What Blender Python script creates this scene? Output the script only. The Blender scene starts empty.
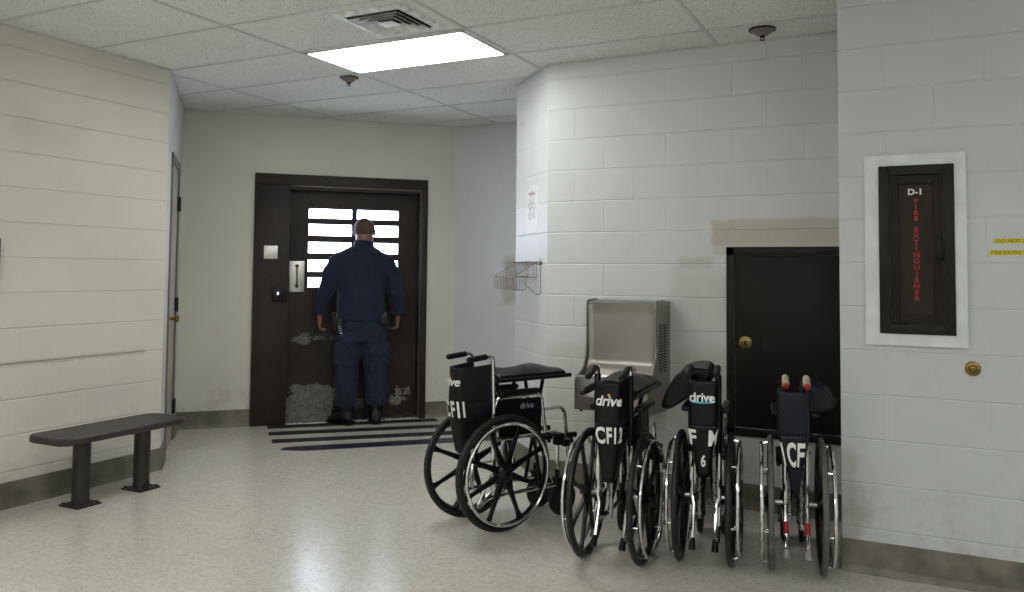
import bpy, bmesh, math, random
from mathutils import Vector, Matrix, noise
random.seed(7)
R = math.radians
SC = bpy.context.scene
COL = SC.collection
S2 = math.sqrt(2)

# ------------------------------------------------------------------ camera
cam_d = bpy.data.cameras.new('camera'); cam = bpy.data.objects.new('camera', cam_d); COL.objects.link(cam)
cr = Vector((0.89393228, 0.44811222, 0.00897249)); cu = Vector((0.01276537, -0.04546598, 0.99888432)); cf = Vector((-0.44802022, 0.89282041, 0.04636382))
m = Matrix((cr, cu, -cf)).transposed().to_4x4(); m.translation = Vector((0, 0, 1.3626))
cam.matrix_world = m
cam_d.sensor_width = 36; cam_d.lens = 36 * 822.82 / 1024; cam_d.shift_y = -.0603; cam_d.clip_start = .05
SC.camera = cam
SC.view_settings.view_transform = 'Standard'; SC.view_settings.look = 'None'
SC.view_settings.gamma = 1; SC.view_settings.use_curve_mapping = False
SC.view_settings.exposure = 0.66
w = bpy.data.worlds.new('world'); SC.world = w; w.use_nodes = True
w.node_tree.nodes['Background'].inputs[0].default_value = (.02, .02, .02, 1)

H = 2.752

# ------------------------------------------------------------------ materials
def srgb(r, g, b):
    f = lambda c: (c/255/12.92) if c <= 10 else ((c/255+.055)/1.055)**2.4
    return (f(r), f(g), f(b), 1)
class NT:
    def __init__(s, name):
        s.m = bpy.data.materials.new(name); s.m.use_nodes = True
        s.t = s.m.node_tree; s.b = s.t.nodes['Principled BSDF']
    def n(s, t, **k):
        nd = s.t.nodes.new(t)
        for a, v in k.items(): setattr(nd, a, v)
        return nd
    def l(s, a, b): s.t.links.new(a, b)
    def put(s, sock, v):
        if hasattr(v, 'links'): s.l(v, sock)
        else: sock.default_value = v
    def math(s, op, a, b=0., c=0.):
        nd = s.n('ShaderNodeMath', operation=op)
        for i, v in enumerate((a, b, c)): s.put(nd.inputs[i], v)
        return nd.outputs[0]
    def mix(s, f, a, b):
        nd = s.n('ShaderNodeMix', data_type='RGBA')
        s.put(nd.inputs[0], f); s.put(nd.inputs[6], a); s.put(nd.inputs[7], b)
        return nd.outputs[2]
    def noise(s, vec, scale, detail=3., rough=.5):
        nd = s.n('ShaderNodeTexNoise'); s.put(nd.inputs['Vector'], vec)
        nd.inputs['Scale'].default_value = scale; nd.inputs['Detail'].default_value = detail; nd.inputs['Roughness'].default_value = rough
        return nd.outputs[0]
    def ramp(s, v, lo, hi):
        nd = s.n('ShaderNodeMapRange'); nd.interpolation_type = 'SMOOTHSTEP'; s.put(nd.inputs[0], v)
        nd.inputs[1].default_value = lo; nd.inputs[2].default_value = hi
        return nd.outputs[0]
    def pos(s):
        return s.n('ShaderNodeTexCoord').outputs['Object']
    def xyz(s, v):
        nd = s.n('ShaderNodeSeparateXYZ'); s.l(v, nd.inputs[0]); return nd.outputs
    def bump(s, h, strength, dist):
        nd = s.n('ShaderNodeBump'); nd.inputs['Strength'].default_value = strength; nd.inputs['Distance'].default_value = dist
        s.l(h, nd.inputs['Height']); s.l(nd.outputs[0], s.b.inputs['Normal'])
    def band(s, v, a, b, e=.01):
        return s.math('MULTIPLY', s.ramp(v, a-e, a+e), s.math('SUBTRACT', 1., s.ramp(v, b-e, b+e)))

def simple(name, col, rough=.5, metal=0., var=.12, scale=40., bump=0., bscale=200., spec=.5, coat=0.):
    N = NT(name); p = N.pos()
    f = N.noise(p, scale, 4.)
    c2 = tuple(min(1, c*(1+var*2)) for c in col[:3]) + (1,); c1 = tuple(c*(1-var*2) for c in col[:3]) + (1,)
    N.l(N.mix(N.ramp(f, .3, .7), c1, c2), N.b.inputs['Base Color'])
    N.l(N.math('MULTIPLY_ADD', f, .16, rough-.08), N.b.inputs['Roughness'])
    N.b.inputs['Metallic'].default_value = metal; N.b.inputs['Specular IOR Level'].default_value = spec
    if coat: N.b.inputs['Coat Weight'].default_value = coat
    if bump: N.bump(N.noise(p, bscale, 3.), bump, .004)
    return N.m

def wall_mat(name, col, axis, phase, vjoint=1.0, hjoint=1.0, zones=(), rough=.42, joints=True, jcol=1.16):
    """painted concrete block; axis = direction along the wall, joints where dot(p,axis)=phase on the even courses"""
    N = NT(name); p = N.pos(); X = N.xyz(p)
    d = N.n('ShaderNodeVectorMath', operation='DOT_PRODUCT'); N.l(p, d.inputs[0]); d.inputs[1].default_value = axis
    u = N.math('ADD', d.outputs['Value'], -phase - .2032)
    cv = N.n('ShaderNodeCombineXYZ'); N.l(u, cv.inputs[0]); N.l(X[2], cv.inputs[1])
    base = col
    fine = N.noise(p, 90., 5., .6); broad = N.noise(p, 1.3, 3.); mid = N.noise(p, 7., 4.)
    c = N.mix(N.ramp(broad, .3, .7), tuple(x*.955 for x in col[:3])+(1,), tuple(min(1, x*1.03) for x in col[:3])+(1,))
    if joints:
        def brick(size, smooth):
            b = N.n('ShaderNodeTexBrick'); N.l(cv.outputs[0], b.inputs['Vector'])
            b.inputs['Scale'].default_value = 1; b.inputs['Mortar Size'].default_value = size; b.inputs['Mortar Smooth'].default_value = smooth
            b.inputs['Brick Width'].default_value = .4064; b.inputs['Row Height'].default_value = .2032; b.inputs['Bias'].default_value = 0
            b.inputs['Color1'].default_value = (.35, .35, .35, 1); b.inputs['Color2'].default_value = (.65, .65, .65, 1)
            return b
        b = brick(.0035, .5); fac = b.outputs['Fac']; b2 = brick(.007, 1.)
        # horizontal-only mask, so that vertical joints may be filled flush with paint
        zz = N.math('DIVIDE', X[2], .2032); fr = N.math('FRACT', N.math('ADD', zz, .5)); dist = N.math('ABSOLUTE', N.math('SUBTRACT', fr, .5))
        hm = N.math('SUBTRACT', 1., N.ramp(dist, .012, .035))
        patchy = N.ramp(N.noise(p, 1.7, 2.), .38, .62)
        vm = N.math('MULTIPLY', vjoint, N.math('MULTIPLY_ADD', patchy, .7, .3))
        jm = N.math('MAXIMUM', N.math('MULTIPLY', hm, hjoint), vm)
        line = N.math('MULTIPLY', fac, jm)
        # every block takes the roller a little differently
        bc = N.n('ShaderNodeSeparateColor'); N.l(b.outputs['Color'], bc.inputs[0])
        c = N.mix(N.math('MULTIPLY', bc.outputs[0], .10), c, tuple(x*.80 for x in col[:3])+(1,))
        c = N.mix(N.math('MULTIPLY', line, .6), c, tuple(min(1, x*(jcol)) for x in col[:3])+(1,))  # brighter joint tint paints the light caught on joint lips; left wall's is darker
        hgt = N.math('SUBTRACT', N.math('MULTIPLY_ADD', fine, .22, N.math('MULTIPLY', mid, .25)), N.math('MULTIPLY', N.math('MULTIPLY', b2.outputs['Fac'], jm), .9))
        N.bump(hgt, .7, .006)
    else:
        N.bump(N.math('MULTIPLY_ADD', mid, .5, N.math('MULTIPLY', fine, .15)), .4, .004)
    c = N.mix(N.math('MULTIPLY', N.ramp(mid, .52, .8), .10), c, tuple(x*.70 for x in col[:3])+(1,))
    # scuffs near the floor
    low = N.math('SUBTRACT', 1., N.ramp(X[2], .15, .7))
    c = N.mix(N.math('MULTIPLY', N.math('MULTIPLY', low, N.ramp(N.noise(p, 5., 5., .7), .5, .75)), .35), c, srgb(120, 108, 84))
    for (uax, u0, u1, z0, z1, colr, amt, edge, sc) in zones:
        dd = N.n('ShaderNodeVectorMath', operation='DOT_PRODUCT'); N.l(p, dd.inputs[0]); dd.inputs[1].default_value = uax
        nn = N.math('MULTIPLY', N.math('SUBTRACT', N.noise(p, sc, 3.), .5), edge*2)
        uu = N.math('ADD', dd.outputs['Value'], nn); zc = N.math('ADD', X[2], N.math('MULTIPLY', nn, .5))
        mk = N.math('MULTIPLY', N.band(uu, u0, u1, edge*.4+.004), N.band(zc, z0, z1, edge*.4+.004))
        c = N.mix(N.math('MULTIPLY', mk, amt), c, colr)
    N.l(c, N.b.inputs['Base Color']); N.b.inputs['Roughness'].default_value = rough
    N.b.inputs['Specular IOR Level'].default_value = .35
    return N.m

WHITE = (.685, .715, .71, 1); CREAM = (.695, .675, .59, 1); BLUEW = (.60, .63, .65, 1)
M = {}
DIRT = srgb(150, 138, 110)
M['wall_left'] = wall_mat('cream_block', CREAM, (0, 1, 0), 3.39, .12, 1.0, jcol=.92, zones=
    [((0, 1, 0), 2.3, 3.85, .803, .824, srgb(105, 100, 88), .5, .02, 26.), ((0, 1, 0), 2.9, 3.4, 2.1, 2.3, srgb(150, 150, 120), .15, .2, 3.)])
M['wall_back'] = wall_mat('cream_plaster', CREAM, (1/S2, 1/S2, 0), 0, joints=False)
M['wall_end'] = wall_mat('pale_plaster', (.70, .715, .72, 1), (1, 0, 0), 0, joints=False,
    zones=[((1, 0, 0), -3.48, -3.22, 1.08, 1.50, srgb(176, 166, 140), .6, .09, 6.)])
M['wall_main'] = wall_mat('white_block', WHITE, (1, 0, 0), -1.833, .85, 1.0,
    [((1, 0, 0), -1.15, -.30, 1.545, 1.69, srgb(188, 182, 164), .75, .035, 10.), ((1, 0, 0), -1.13, -.30, 1.48, 1.60, srgb(196, 190, 174), .6, .02, 10.),
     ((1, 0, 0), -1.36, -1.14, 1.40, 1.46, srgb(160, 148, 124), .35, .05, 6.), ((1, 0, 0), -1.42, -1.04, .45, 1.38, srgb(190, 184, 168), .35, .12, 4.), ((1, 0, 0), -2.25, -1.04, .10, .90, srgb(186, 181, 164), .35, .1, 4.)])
M['wall_right'] = wall_mat('grey_white_block', (.60, .63, .635, 1), (1, 0, 0), -.16 + .2032, .8, .8,
    [((1, 0, 0), -.38, -.28, .10, .55, srgb(140, 130, 105), .35, .10, 7.)])
M['wall_corner'] = wall_mat('corner_block', (.68, .70, .71, 1), (-1/S2, 1/S2, 0), 5.451, .6, .8,)
M['wall_rear'] = wall_mat('rear_block', WHITE, (1, 0, 0), 0, .7, .9)

def floor_mat():
    N = NT('speckled_floor'); p = N.pos(); X = N.xyz(p)
    v = N.n('ShaderNodeTexVoronoi'); N.l(p, v.inputs['Vector']); v.inputs['Scale'].default_value = 75.
    sc = N.n('ShaderNodeSeparateColor'); N.l(v.outputs['Color'], sc.inputs[0])
    f2 = N.noise(p, 95., 4., .7); broad = N.noise(p, 1.1, 4.)
    c = N.mix(N.ramp(sc.outputs[0], .1, .9), srgb(202, 199, 186), srgb(216, 213, 202))
    c = N.mix(N.math('MULTIPLY', N.ramp(f2, .5, .7), .20), c, srgb(172, 168, 154))
    c = N.mix(N.math('MULTIPLY', N.ramp(sc.outputs[1], .90, .97), .22), c, srgb(120, 113, 96))
    c = N.mix(N.math('MULTIPLY', N.ramp(broad, .4, .75), .15), c, srgb(176, 172, 158))
    # 12 inch tile seams, very faint
    for ax in (0, 1):
        fr = N.math('FRACT', N.math('DIVIDE', N.math('ADD', X[ax], 30.11 if ax else 30.2), .3048)); dd = N.math('ABSOLUTE', N.math('SUBTRACT', fr, .5))
        c = N.mix(N.math('MULTIPLY', N.ramp(dd, .4965, .4995), .18), c, srgb(90, 84, 68))
    N.l(c, N.b.inputs['Base Color'])
    sm = N.noise(p, 4., 5., .6)
    mp = N.n('ShaderNodeMapping'); N.l(p, mp.inputs[0]); mp.inputs['Rotation'].default_value = (0, 0, R(27)); mp.inputs['Scale'].default_value = (2.5, 22, 1)
    N.l(N.math('MULTIPLY_ADD', sm, .18, .13), N.b.inputs['Roughness'])
    N.bump(N.math('MULTIPLY_ADD', N.noise(mp.outputs[0], 1.0, 4.), .9, N.math('MULTIPLY', f2, .02)), .22, .006)
    N.b.inputs['Specular IOR Level'].default_value = .5
    return N.m
M['floor'] = floor_mat()

def ceil_mat():
    N = NT('acoustic_tile'); p = N.pos()
    f = N.noise(p, 55., 5., .75); v = N.n('ShaderNodeTexVoronoi'); N.l(p, v.inputs['Vector']); v.inputs['Scale'].default_value = 78.
    b = N.noise(p, .9, 3.)
    c = N.mix(N.ramp(b, .3, .7), (.80, .80, .785, 1), (.87, .87, .855, 1))
    pits = N.math('MULTIPLY', N.math('SUBTRACT', 1., N.ramp(v.outputs['Distance'], .16, .42)), N.ramp(f, .42, .54))
    c = N.mix(N.math('MULTIPLY', pits, .75), c, (.20, .195, .16, 1))
    N.l(c, N.b.inputs['Base Color']); N.b.inputs['Roughness'].default_value = .9
    N.bump(N.math('SUBTRACT', f, pits), .5, .004); return N.m
M['ceiling'] = ceil_mat()
M['grid'] = simple('grid_metal', (.62, .63, .62, 1), .5, 0, .05)
M['base'] = simple('grey_cove_base', srgb(112, 109, 96), .45, 0, .16, 6., .3, 60.)
def steel_door_mat(name, peel=()):
    N = NT(name); p = N.pos(); X = N.xyz(p)
    c = N.mix(N.ramp(N.noise(p, 2.4, 5., .6), .3, .7), srgb(37, 30, 26), srgb(51, 43, 37))
    c = N.mix(N.math('MULTIPLY', N.ramp(N.noise(p, 30., 6., .7), .60, .72), .35), c, srgb(94, 82, 70))
    rough = .48
    dd = N.n('ShaderNodeVectorMath', operation='DOT_PRODUCT'); N.l(p, dd.inputs[0]); dd.inputs[1].default_value = (1/S2, 1/S2, 0)
    for (u0, u1, z0, z1, thr, colr, amt) in peel:
        n1 = N.noise(p, 3.6, 8., .72)
        e = N.math('MULTIPLY', N.band(dd.outputs['Value'], u0, u1, .10), N.band(X[2], z0, z1, .09))
        mk = N.ramp(N.math('ADD', e, N.math('MULTIPLY', N.math('SUBTRACT', n1, .5), 2.2)), thr, thr+.012)
        c = N.mix(N.math('MULTIPLY', mk, amt), c, N.mix(N.ramp(N.noise(p, 40., 4.), .35, .65), colr, tuple(x*.55 for x in colr[:3])+(1,)))
    N.l(c, N.b.inputs['Base Color']); N.b.inputs['Roughness'].default_value = rough; N.b.inputs['Specular IOR Level'].default_value = .3
    N.bump(N.noise(p, 12., 5.), .25, .004); return N.m
M['steel'] = steel_door_mat('brown_steel', [(.30, .41, .99, 1.06, .60, srgb(150, 95, 80), 1.)])
M['steel_leaf'] = steel_door_mat('brown_steel_worn', [(.38, .90, -.05, .36, .74, srgb(122, 122, 112), 1.), (.42, .90, .66, .83, .98, srgb(122, 122, 110), .9), (.42, .62, .90, 1.08, 1.1, srgb(90, 84, 74), .9),
    (1.28, 1.62, .08, .34, 1.08, srgb(150, 148, 135), 1.), (.92, 1.16, .05, .22, 1.0, srgb(100, 96, 86), 1.)])
M['dark_metal'] = simple('dark_enamel', srgb(25, 22, 19), .42, 0, .08, 8., .15, 300., spec=.25)
M['panel'] = simple('panel_enamel', srgb(25, 23, 20), .45, 0, .06, 5., .12, 200., spec=.2)
M['cab'] = simple('cabinet_bronze', srgb(31, 26, 21), .45, .0, .08, 10., spec=.2)
M['cab_door'] = simple('cabinet_inner', srgb(42, 34, 25), .45, .0, .08, 10., spec=.2)
M['red_paint'] = simple('red_paint', srgb(165, 28, 30), .5)
M['white_paint'] = simple('white_paint', srgb(235, 236, 232), .55, 0, .03)
M['board'] = simple('white_board', (.70, .735, .74, 1), .45, 0, .03, 12.)
M['brass'] = simple('brass', srgb(136, 116, 72), .35, 1., .1)
M['chrome'] = simple('chrome', (.78, .78, .77, 1), .14, 1., .03)
M['dull_chrome'] = simple('dull_chrome', (.55, .55, .54, 1), .28, 1., .06)
def brushed(name, col, rough, sc):
    N = NT(name); p = N.pos()
    f = N.noise(p, 5., 3., .5)
    N.l(N.mix(N.ramp(f, .3, .7), tuple(x*.94 for x in col[:3])+(1,), col), N.b.inputs['Base Color'])
    N.b.inputs['Metallic'].default_value = 1.; N.b.inputs['Roughness'].default_value = rough
    return N.m
M['stainless'] = brushed('brushed_stainless', (.35, .335, .305, 1), .30, (1.5, 170, 170))
M['stainless_side'] = brushed('stainless_side', (.34, .32, .28, 1), .42, (120, 120, 2))
M['escutcheon'] = brushed('escutcheon_steel', (.72, .71, .67, 1), .45, (60, 60, 3))
M['bench'] = simple('bench_paint', srgb(42, 37, 35), .42, 0, .16, 9., .25, 60.)
M['bench_top'] = simple('bench_top_paint', srgb(50, 45, 43), .45, 0, .20, 6., .25, 40.)
M['tyre'] = simple('black_tyre', srgb(23, 23, 23), .5, 0, .1)
M['grey_tyre'] = simple('grey_tyre', srgb(88, 88, 82), .6, 0, .08)
M['mag'] = simple('black_mag_plastic', srgb(11, 11, 13), .32, 0, .1, spec=.35)
M['black_plastic'] = simple('black_plastic', srgb(11, 11, 12), .38, 0, .1, spec=.3)
M['vinyl'] = simple('black_vinyl', srgb(9, 9, 11), .38, 0, .12, 14., .8, 16., spec=.28)
M['navy_vinyl'] = simple('navy_vinyl', srgb(15, 18, 31), .38, 0, .12, 14., .8, 16., spec=.28)
M['beige_grip'] = simple('beige_grip', srgb(176, 166, 140), .6)
M['grey_rubber'] = simple('grey_rubber', srgb(160, 158, 155), .6)
M['teal'] = simple('teal_print', srgb(60, 175, 190), .5)
M['yellow_print'] = simple('yellow_print', srgb(236, 170, 40), .5)
M['grey_print'] = simple('grey_print', srgb(150, 150, 150), .5)
M['tape'] = simple('grip_tape', srgb(36, 36, 38), .7, 0, .1, 50., .5, 400.)
M['blue_tape'] = simple('worn_blue_tape', srgb(37, 40, 56), .45, 0, .25, 12.)
M['yellow'] = simple('yellow_label', srgb(215, 200, 40), .5, 0, .03)
M['black_ink'] = simple('black_ink', srgb(32, 30, 20), .5)
M['paper'] = simple('paper', srgb(226, 226, 228), .45, 0, .02)
M['grey_ink'] = simple('grey_ink', srgb(165, 158, 160), .5)
M['wire'] = simple('coated_wire', srgb(138, 128, 122), .4, .6)
M['grey_door'] = simple('grey_beige_door', srgb(176, 166, 158), .42, 0, .06, 4.)
M['grey_frame'] = simple('grey_door_frame', srgb(112, 106, 94), .42, 0, .06, 4.)
M['diff_metal'] = simple('diffuser_metal', (.76, .77, .77, 1), .45, 0, .12, 20.)
M['vent_dark'] = simple('vent_dark', srgb(24, 22, 20), .8)
M['skin'] = simple('skin', srgb(136, 94, 80), .5, 0, .08, 30.)
M['hair'] = simple('short_hair', srgb(84, 62, 54), .75, 0, .15, 120., .5, 400.)
def cloth_mat(name, col):
    N = NT(name); p = N.pos()
    mp = N.n('ShaderNodeMapping'); N.l(p, mp.inputs[0]); mp.inputs['Scale'].default_value = (1, 1, .55)
    f = N.noise(mp.outputs[0], 9., 4., .55); g = N.noise(p, 45., 3.)
    N.l(N.mix(N.ramp(N.noise(p, 3., 4.), .3, .7), tuple(x*.85 for x in col[:3])+(1,), tuple(x*1.2 for x in col[:3])+(1,)), N.b.inputs['Base Color'])
    N.b.inputs['Roughness'].default_value = .8; N.b.inputs['Sheen Weight'].default_value = .05; N.b.inputs['Specular IOR Level'].default_value = .2
    N.bump(N.math('MULTIPLY_ADD', f, 1., N.math('MULTIPLY', g, .12)), .8, .05); return N.m
M['shirt'] = cloth_mat('navy_shirt', srgb(33, 42, 60)); M['trousers'] = cloth_mat('navy_trousers', srgb(36, 46, 63))
M['leather'] = simple('black_leather', srgb(12, 12, 13), .4, 0, .15)
def emit(name, col, st):
    N = NT(name); p = N.pos(); e = N.n('ShaderNodeEmission')
    N.l(N.mix(N.ramp(N.noise(p, 6., 2.), .3, .7), col, tuple(x*.93 for x in col[:3])+(1,)), e.inputs[0]); e.inputs[1].default_value = st
    o = [n for n in N.t.nodes if n.type == 'OUTPUT_MATERIAL'][0]; N.l(e.outputs[0], o.inputs[0]); return N.m
M['panel_light'] = emit('troffer_lens', (1, 1, .985, 1), 8.5)
M['daylight'] = emit('frosted_daylight', (.70, .82, 1, 1), 11.)
M['blue_led'] = emit('blue_led', (.55, .7, 1, 1), 2.)

# ------------------------------------------------------------------ mesh builder
class MB:
    def __init__(s): s.bm = bmesh.new()
    def box(s, c, size, mat=None, bevel=0., rz=0., seg=2):
        """centre, full size; mat = extra matrix"""
        r = bmesh.ops.create_cube(s.bm, size=1.)
        vs = r['verts']
        T = Matrix.Translation(c) @ Matrix.Rotation(rz, 4, 'Z') @ (mat or Matrix()) @ Matrix.Diagonal((*size, 1))
        bmesh.ops.transform(s.bm, matrix=T, verts=vs)
        if bevel:
            es = list({e for v in vs for e in v.link_edges})
            bmesh.ops.bevel(s.bm, geom=es, offset=bevel, segments=seg, affect='EDGES', profile=.5)
        return s
    def tube(s, pts, r, n=10, caps=True, closed=False):
        pts = [Vector(p) for p in pts]; rs = r if isinstance(r, (list, tuple)) else [r]*len(pts)
        L = len(pts); rings = []; prev = None
        for i, p in enumerate(pts):
            if closed: t = (pts[(i+1) % L]-pts[i-1])
            else: t = pts[min(i+1, L-1)]-pts[max(i-1, 0)]
            t.normalize()
            if prev is None:
                a = Vector((0, 0, 1)) if abs(t.z) < .9 else Vector((1, 0, 0)); x = t.cross(a).normalized()
            else:
                x = (prev - t*prev.dot(t)).normalized()
            prev = x; y = t.cross(x)
            rings.append([s.bm.verts.new(p+(x*math.cos(2*math.pi*k/n)+y*math.sin(2*math.pi*k/n))*rs[i]) for k in range(n)])
        for i in range(L if closed else L-1):
            a, b = rings[i], rings[(i+1) % L]
            for k in range(n): s.bm.faces.new((a[k], a[(k+1) % n], b[(k+1) % n], b[k]))
        if caps and not closed:
            s.bm.faces.new(list(reversed(rings[0]))); s.bm.faces.new(rings[-1])
        return s
    def torus(s, c, axis, R_, r, N=56, n=8):
        axis = Vector(axis).normalized(); a = axis.orthogonal().normalized(); b = axis.cross(a); c = Vector(c)
        rings = []
        for i in range(N):
            t = 2*math.pi*i/N; d = a*math.cos(t)+b*math.sin(t)
            rr = r if isinstance(r, tuple) else (r, r)
            rings.append([s.bm.verts.new(c+d*(R_+rr[0]*math.cos(2*math.pi*k/n))+axis*rr[1]*math.sin(2*math.pi*k/n)) for k in range(n)])
        for i in range(N):
            A, B = rings[i], rings[(i+1) % N]
            for k in range(n): s.bm.faces.new((A[k], A[(k+1) % n], B[(k+1) % n], B[k]))
        return s
    def lathe(s, c, axis, prof, n=24):
        """prof: list of (distance along axis, radius)"""
        axis = Vector(axis).normalized(); a = axis.orthogonal().normalized(); b = axis.cross(a); c = Vector(c)
        rings = [[s.bm.verts.new(c+axis*h+(a*math.cos(2*math.pi*k/n)+b*math.sin(2*math.pi*k/n))*max(r, 1e-4)) for k in range(n)] for h, r in prof]
        for A, B in zip(rings, rings[1:]):
            for k in range(n): s.bm.faces.new((A[k], A[(k+1) % n], B[(k+1) % n], B[k]))
        s.bm.faces.new(list(reversed(rings[0]))); s.bm.faces.new(rings[-1]); return s
    def loft(s, rings, caps=True):
        V = [[s.bm.verts.new(p) for p in r] for r in rings]; n = len(V[0])
        for A, B in zip(V, V[1:]):
            for k in range(n): s.bm.faces.new((A[k], A[(k+1) % n], B[(k+1) % n], B[k]))
        if caps: s.bm.faces.new(list(reversed(V[0]))); s.bm.faces.new(V[-1])
        return s
    def grid(s, f, nu, nv):
        V = [[s.bm.verts.new(f(i/nu, j/nv)) for j in range(nv+1)] for i in range(nu+1)]
        for i in range(nu):
            for j in range(nv): s.bm.faces.new((V[i][j], V[i+1][j], V[i+1][j+1], V[i][j+1]))
        return s
    def prism(s, poly, ext):
        """poly: list of 3d points (planar), ext: vector"""
        a = [s.bm.verts.new(p) for p in poly]; b = [s.bm.verts.new(Vector(p)+Vector(ext)) for p in poly]
        s.bm.faces.new(list(reversed(a))); s.bm.faces.new(b); n = len(a)
        for k in range(n): s.bm.faces.new((a[k], a[(k+1) % n], b[(k+1) % n], b[k]))
        return s
    def build(s, name, mat, parent=None, smooth=True, angle=35):
        bmesh.ops.recalc_face_normals(s.bm, faces=s.bm.faces)
        me = bpy.data.meshes.new(name); s.bm.to_mesh(me); s.bm.free()
        if smooth:
            me.polygons.foreach_set('use_smooth', [True]*len(me.polygons))
            me.set_sharp_from_angle(angle=R(angle))
        me.materials.append(M[mat] if isinstance(mat, str) else mat)
        o = bpy.data.objects.new(name, me); COL.objects.link(o)
        if parent: o.parent = parent
        return o
def tag(o, label, cat, group=None):
    o['label'] = label; o['category'] = cat
    if group: o['group'] = group
    return o
def empty(name, loc, rz=0., label=None, cat=None, group=None):
    o = bpy.data.objects.new(name, None); COL.objects.link(o); o.location = loc; o.rotation_euler = (0, 0, rz)
    o.empty_display_size = .1
    if label: tag(o, label, cat, group)
    return o
def struct(o): o['kind'] = 'structure'; return o
def text_mesh(body, size, align='CENTER', bold=0., shear=0., sx=1., spacing=1., depth=0.0006, line=1.):
    cu_ = bpy.data.curves.new('txt', 'FONT'); cu_.body = body; cu_.size = size; cu_.align_x = align; cu_.align_y = 'CENTER'
    cu_.offset = bold; cu_.shear = shear; cu_.space_character = spacing; cu_.extrude = depth; cu_.space_line = line; cu_.resolution_u = 3
    o = bpy.data.objects.new('txt', cu_); me = bpy.data.meshes.new_from_object(o)
    bpy.data.objects.remove(o); bpy.data.curves.remove(cu_)
    for v in me.vertices: v.co.x *= sx
    return me
def text_obj(name, body, size, mtx, mat, parent, **k):
    me = text_mesh(body, size, **k); me.transform(mtx); me.materials.clear(); me.materials.append(M[mat]); me.name = name
    o = bpy.data.objects.new(name, me); COL.objects.link(o); o.parent = parent; return o
def basis(o, x, y, z=None):
    x = Vector(x); y = Vector(y); z = x.cross(y) if z is None else Vector(z)
    mm = Matrix((x, y, z)).transposed().to_4x4(); mm.translation = Vector(o); return mm

def rounded(pts, rad=.03, n=5):
    """polyline with rounded corners"""
    pts = [Vector(p) for p in pts]; out = [pts[0]]
    for a, b, c in zip(pts, pts[1:], pts[2:]):
        r = min(rad, (a-b).length*.48, (c-b).length*.48); p0 = b+(a-b).normalized()*r; p1 = b+(c-b).normalized()*r
        for i in range(n+1):
            t = i/n; out.append(p0*(1-t)**2+b*2*t*(1-t)+p1*t*t)
    out.append(pts[-1]); return out

# ------------------------------------------------------------------ room shell
C = -10.769                       # back wall plane: x - y = C
D = Vector((1/S2, 1/S2, 0)); NB = Vector((1/S2, -1/S2, 0))     # along / out of the back wall (into the room)
def B(u, z, d=0.):                # a point on the back wall
    return NB*(C/S2+d) + D*u + Vector((0, 0, z))
LC = Vector((-4.675, 3.995, 0)); BR = B(1.95, 0); BL = B(-.481, 0)
RX = -.360; RY = 4.167; MY = 4.964; XR = 3.0; YB = -3.0
struct(MB().prism([(-8, -3.6, 0), (3.6, -3.6, 0), (3.6, 9, 0), (-8, 9, 0)], (0, 0, -.12)).build('floor', 'floor', smooth=False))
struct(MB().prism([(-8, -3.6, H), (3.6, -3.6, H), (3.6, 9, H), (-8, 9, H)], (0, 0, .12)).build('ceiling', 'ceiling', smooth=False))
def wall(name, pts, nrm, mat, t=.18, z0=0, z1=H):
    a, b = Vector(pts[0]), Vector(pts[1])
    mb = MB().prism([(a.x, a.y, z0), (b.x, b.y, z0), (b.x, b.y, z1), (a.x, a.y, z1)], Vector(nrm)*-t)
    return struct(mb.build(name, mat, smooth=False))
wall('wall_left', ((-4.675, YB, 0), LC), (1, 0, 0), 'wall_left')
# corner wall that holds the side door, 45 degrees
e2 = (BL-LC).normalized(); nL = Vector((-e2.y, e2.x, 0)); nL = nL if nL.x > 0 else -nL
Ld = (BL-LC).length
mbw = MB()
da, db, dz = .37, 1.05, 2.17
for a, b, z0, z1 in ((0, da, 0, H), (db, Ld, 0, H), (da, db, dz, H)):
    p, q = LC+e2*a, LC+e2*b
    mbw.prism([(p.x, p.y, z0), (q.x, q.y, z0), (q.x, q.y, z1), (p.x, p.y, z1)], nL*-.16)
struct(mbw.build('wall_corner', 'wall_end', smooth=False))
# back wall with the door opening
mbw = MB()
for u0, u1, z0, z1 in ((-.481, .420, 0, H), (1.618, 1.95, 0, H), (.420, 1.618, 2.12, H)):
    mbw.prism([B(u0, z0), B(u1, z0), B(u1, z1), B(u0, z1)], NB*-.2)
struct(mbw.build('wall_back', 'wall_back', smooth=False))
wall('wall_end', (BR, (-2.69, BR.y, 0)), (0, -1, 0), 'wall_end')
wall('wall_passage', ((-2.69, 5.424, 0), (-2.69, BR.y+.1, 0)), (-1, 0, 0), 'wall_end')
wall('wall_chamfer', ((-2.228, 4.964, 0), (-2.688, 5.424, 0)), (-1/S2, -1/S2, 0), 'wall_corner', t=.15)
wall('wall_main', ((-2.228, MY, 0), (RX+.1, MY, 0)), (0, -1, 0), 'wall_main')
wall('wall_return', ((RX, RY+.001, 0), (RX, MY, 0)), (-1, 0, 0), 'wall_right', t=.15)
wall('wall_right', ((RX, RY, 0), (XR, RY, 0)), (0, -1, 0), 'wall_right', t=.15)
wall('wall_side', ((XR, RY, 0), (XR, YB, 0)), (-1, 0, 0), 'wall_rear')
wall('wall_rear', ((-4.675, YB, 0), (XR, YB, 0)), (0, 1, 0), 'wall_rear')
# ceiling grid
g = MB()
for k in range(-3, 7):
    x = -3.545+1.22*k
    if x < XR: g.box((x, 1.9, H-.002), (.020, 9.8, .006))
for j in range(-11, 7):
    y = 3.40+.61*j; g.box((-.85, y, H-.002), (7.7 if y < 3.9 else 9.0, .020, .006))
struct(g.build('trim_1', 'grid', smooth=False))
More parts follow.
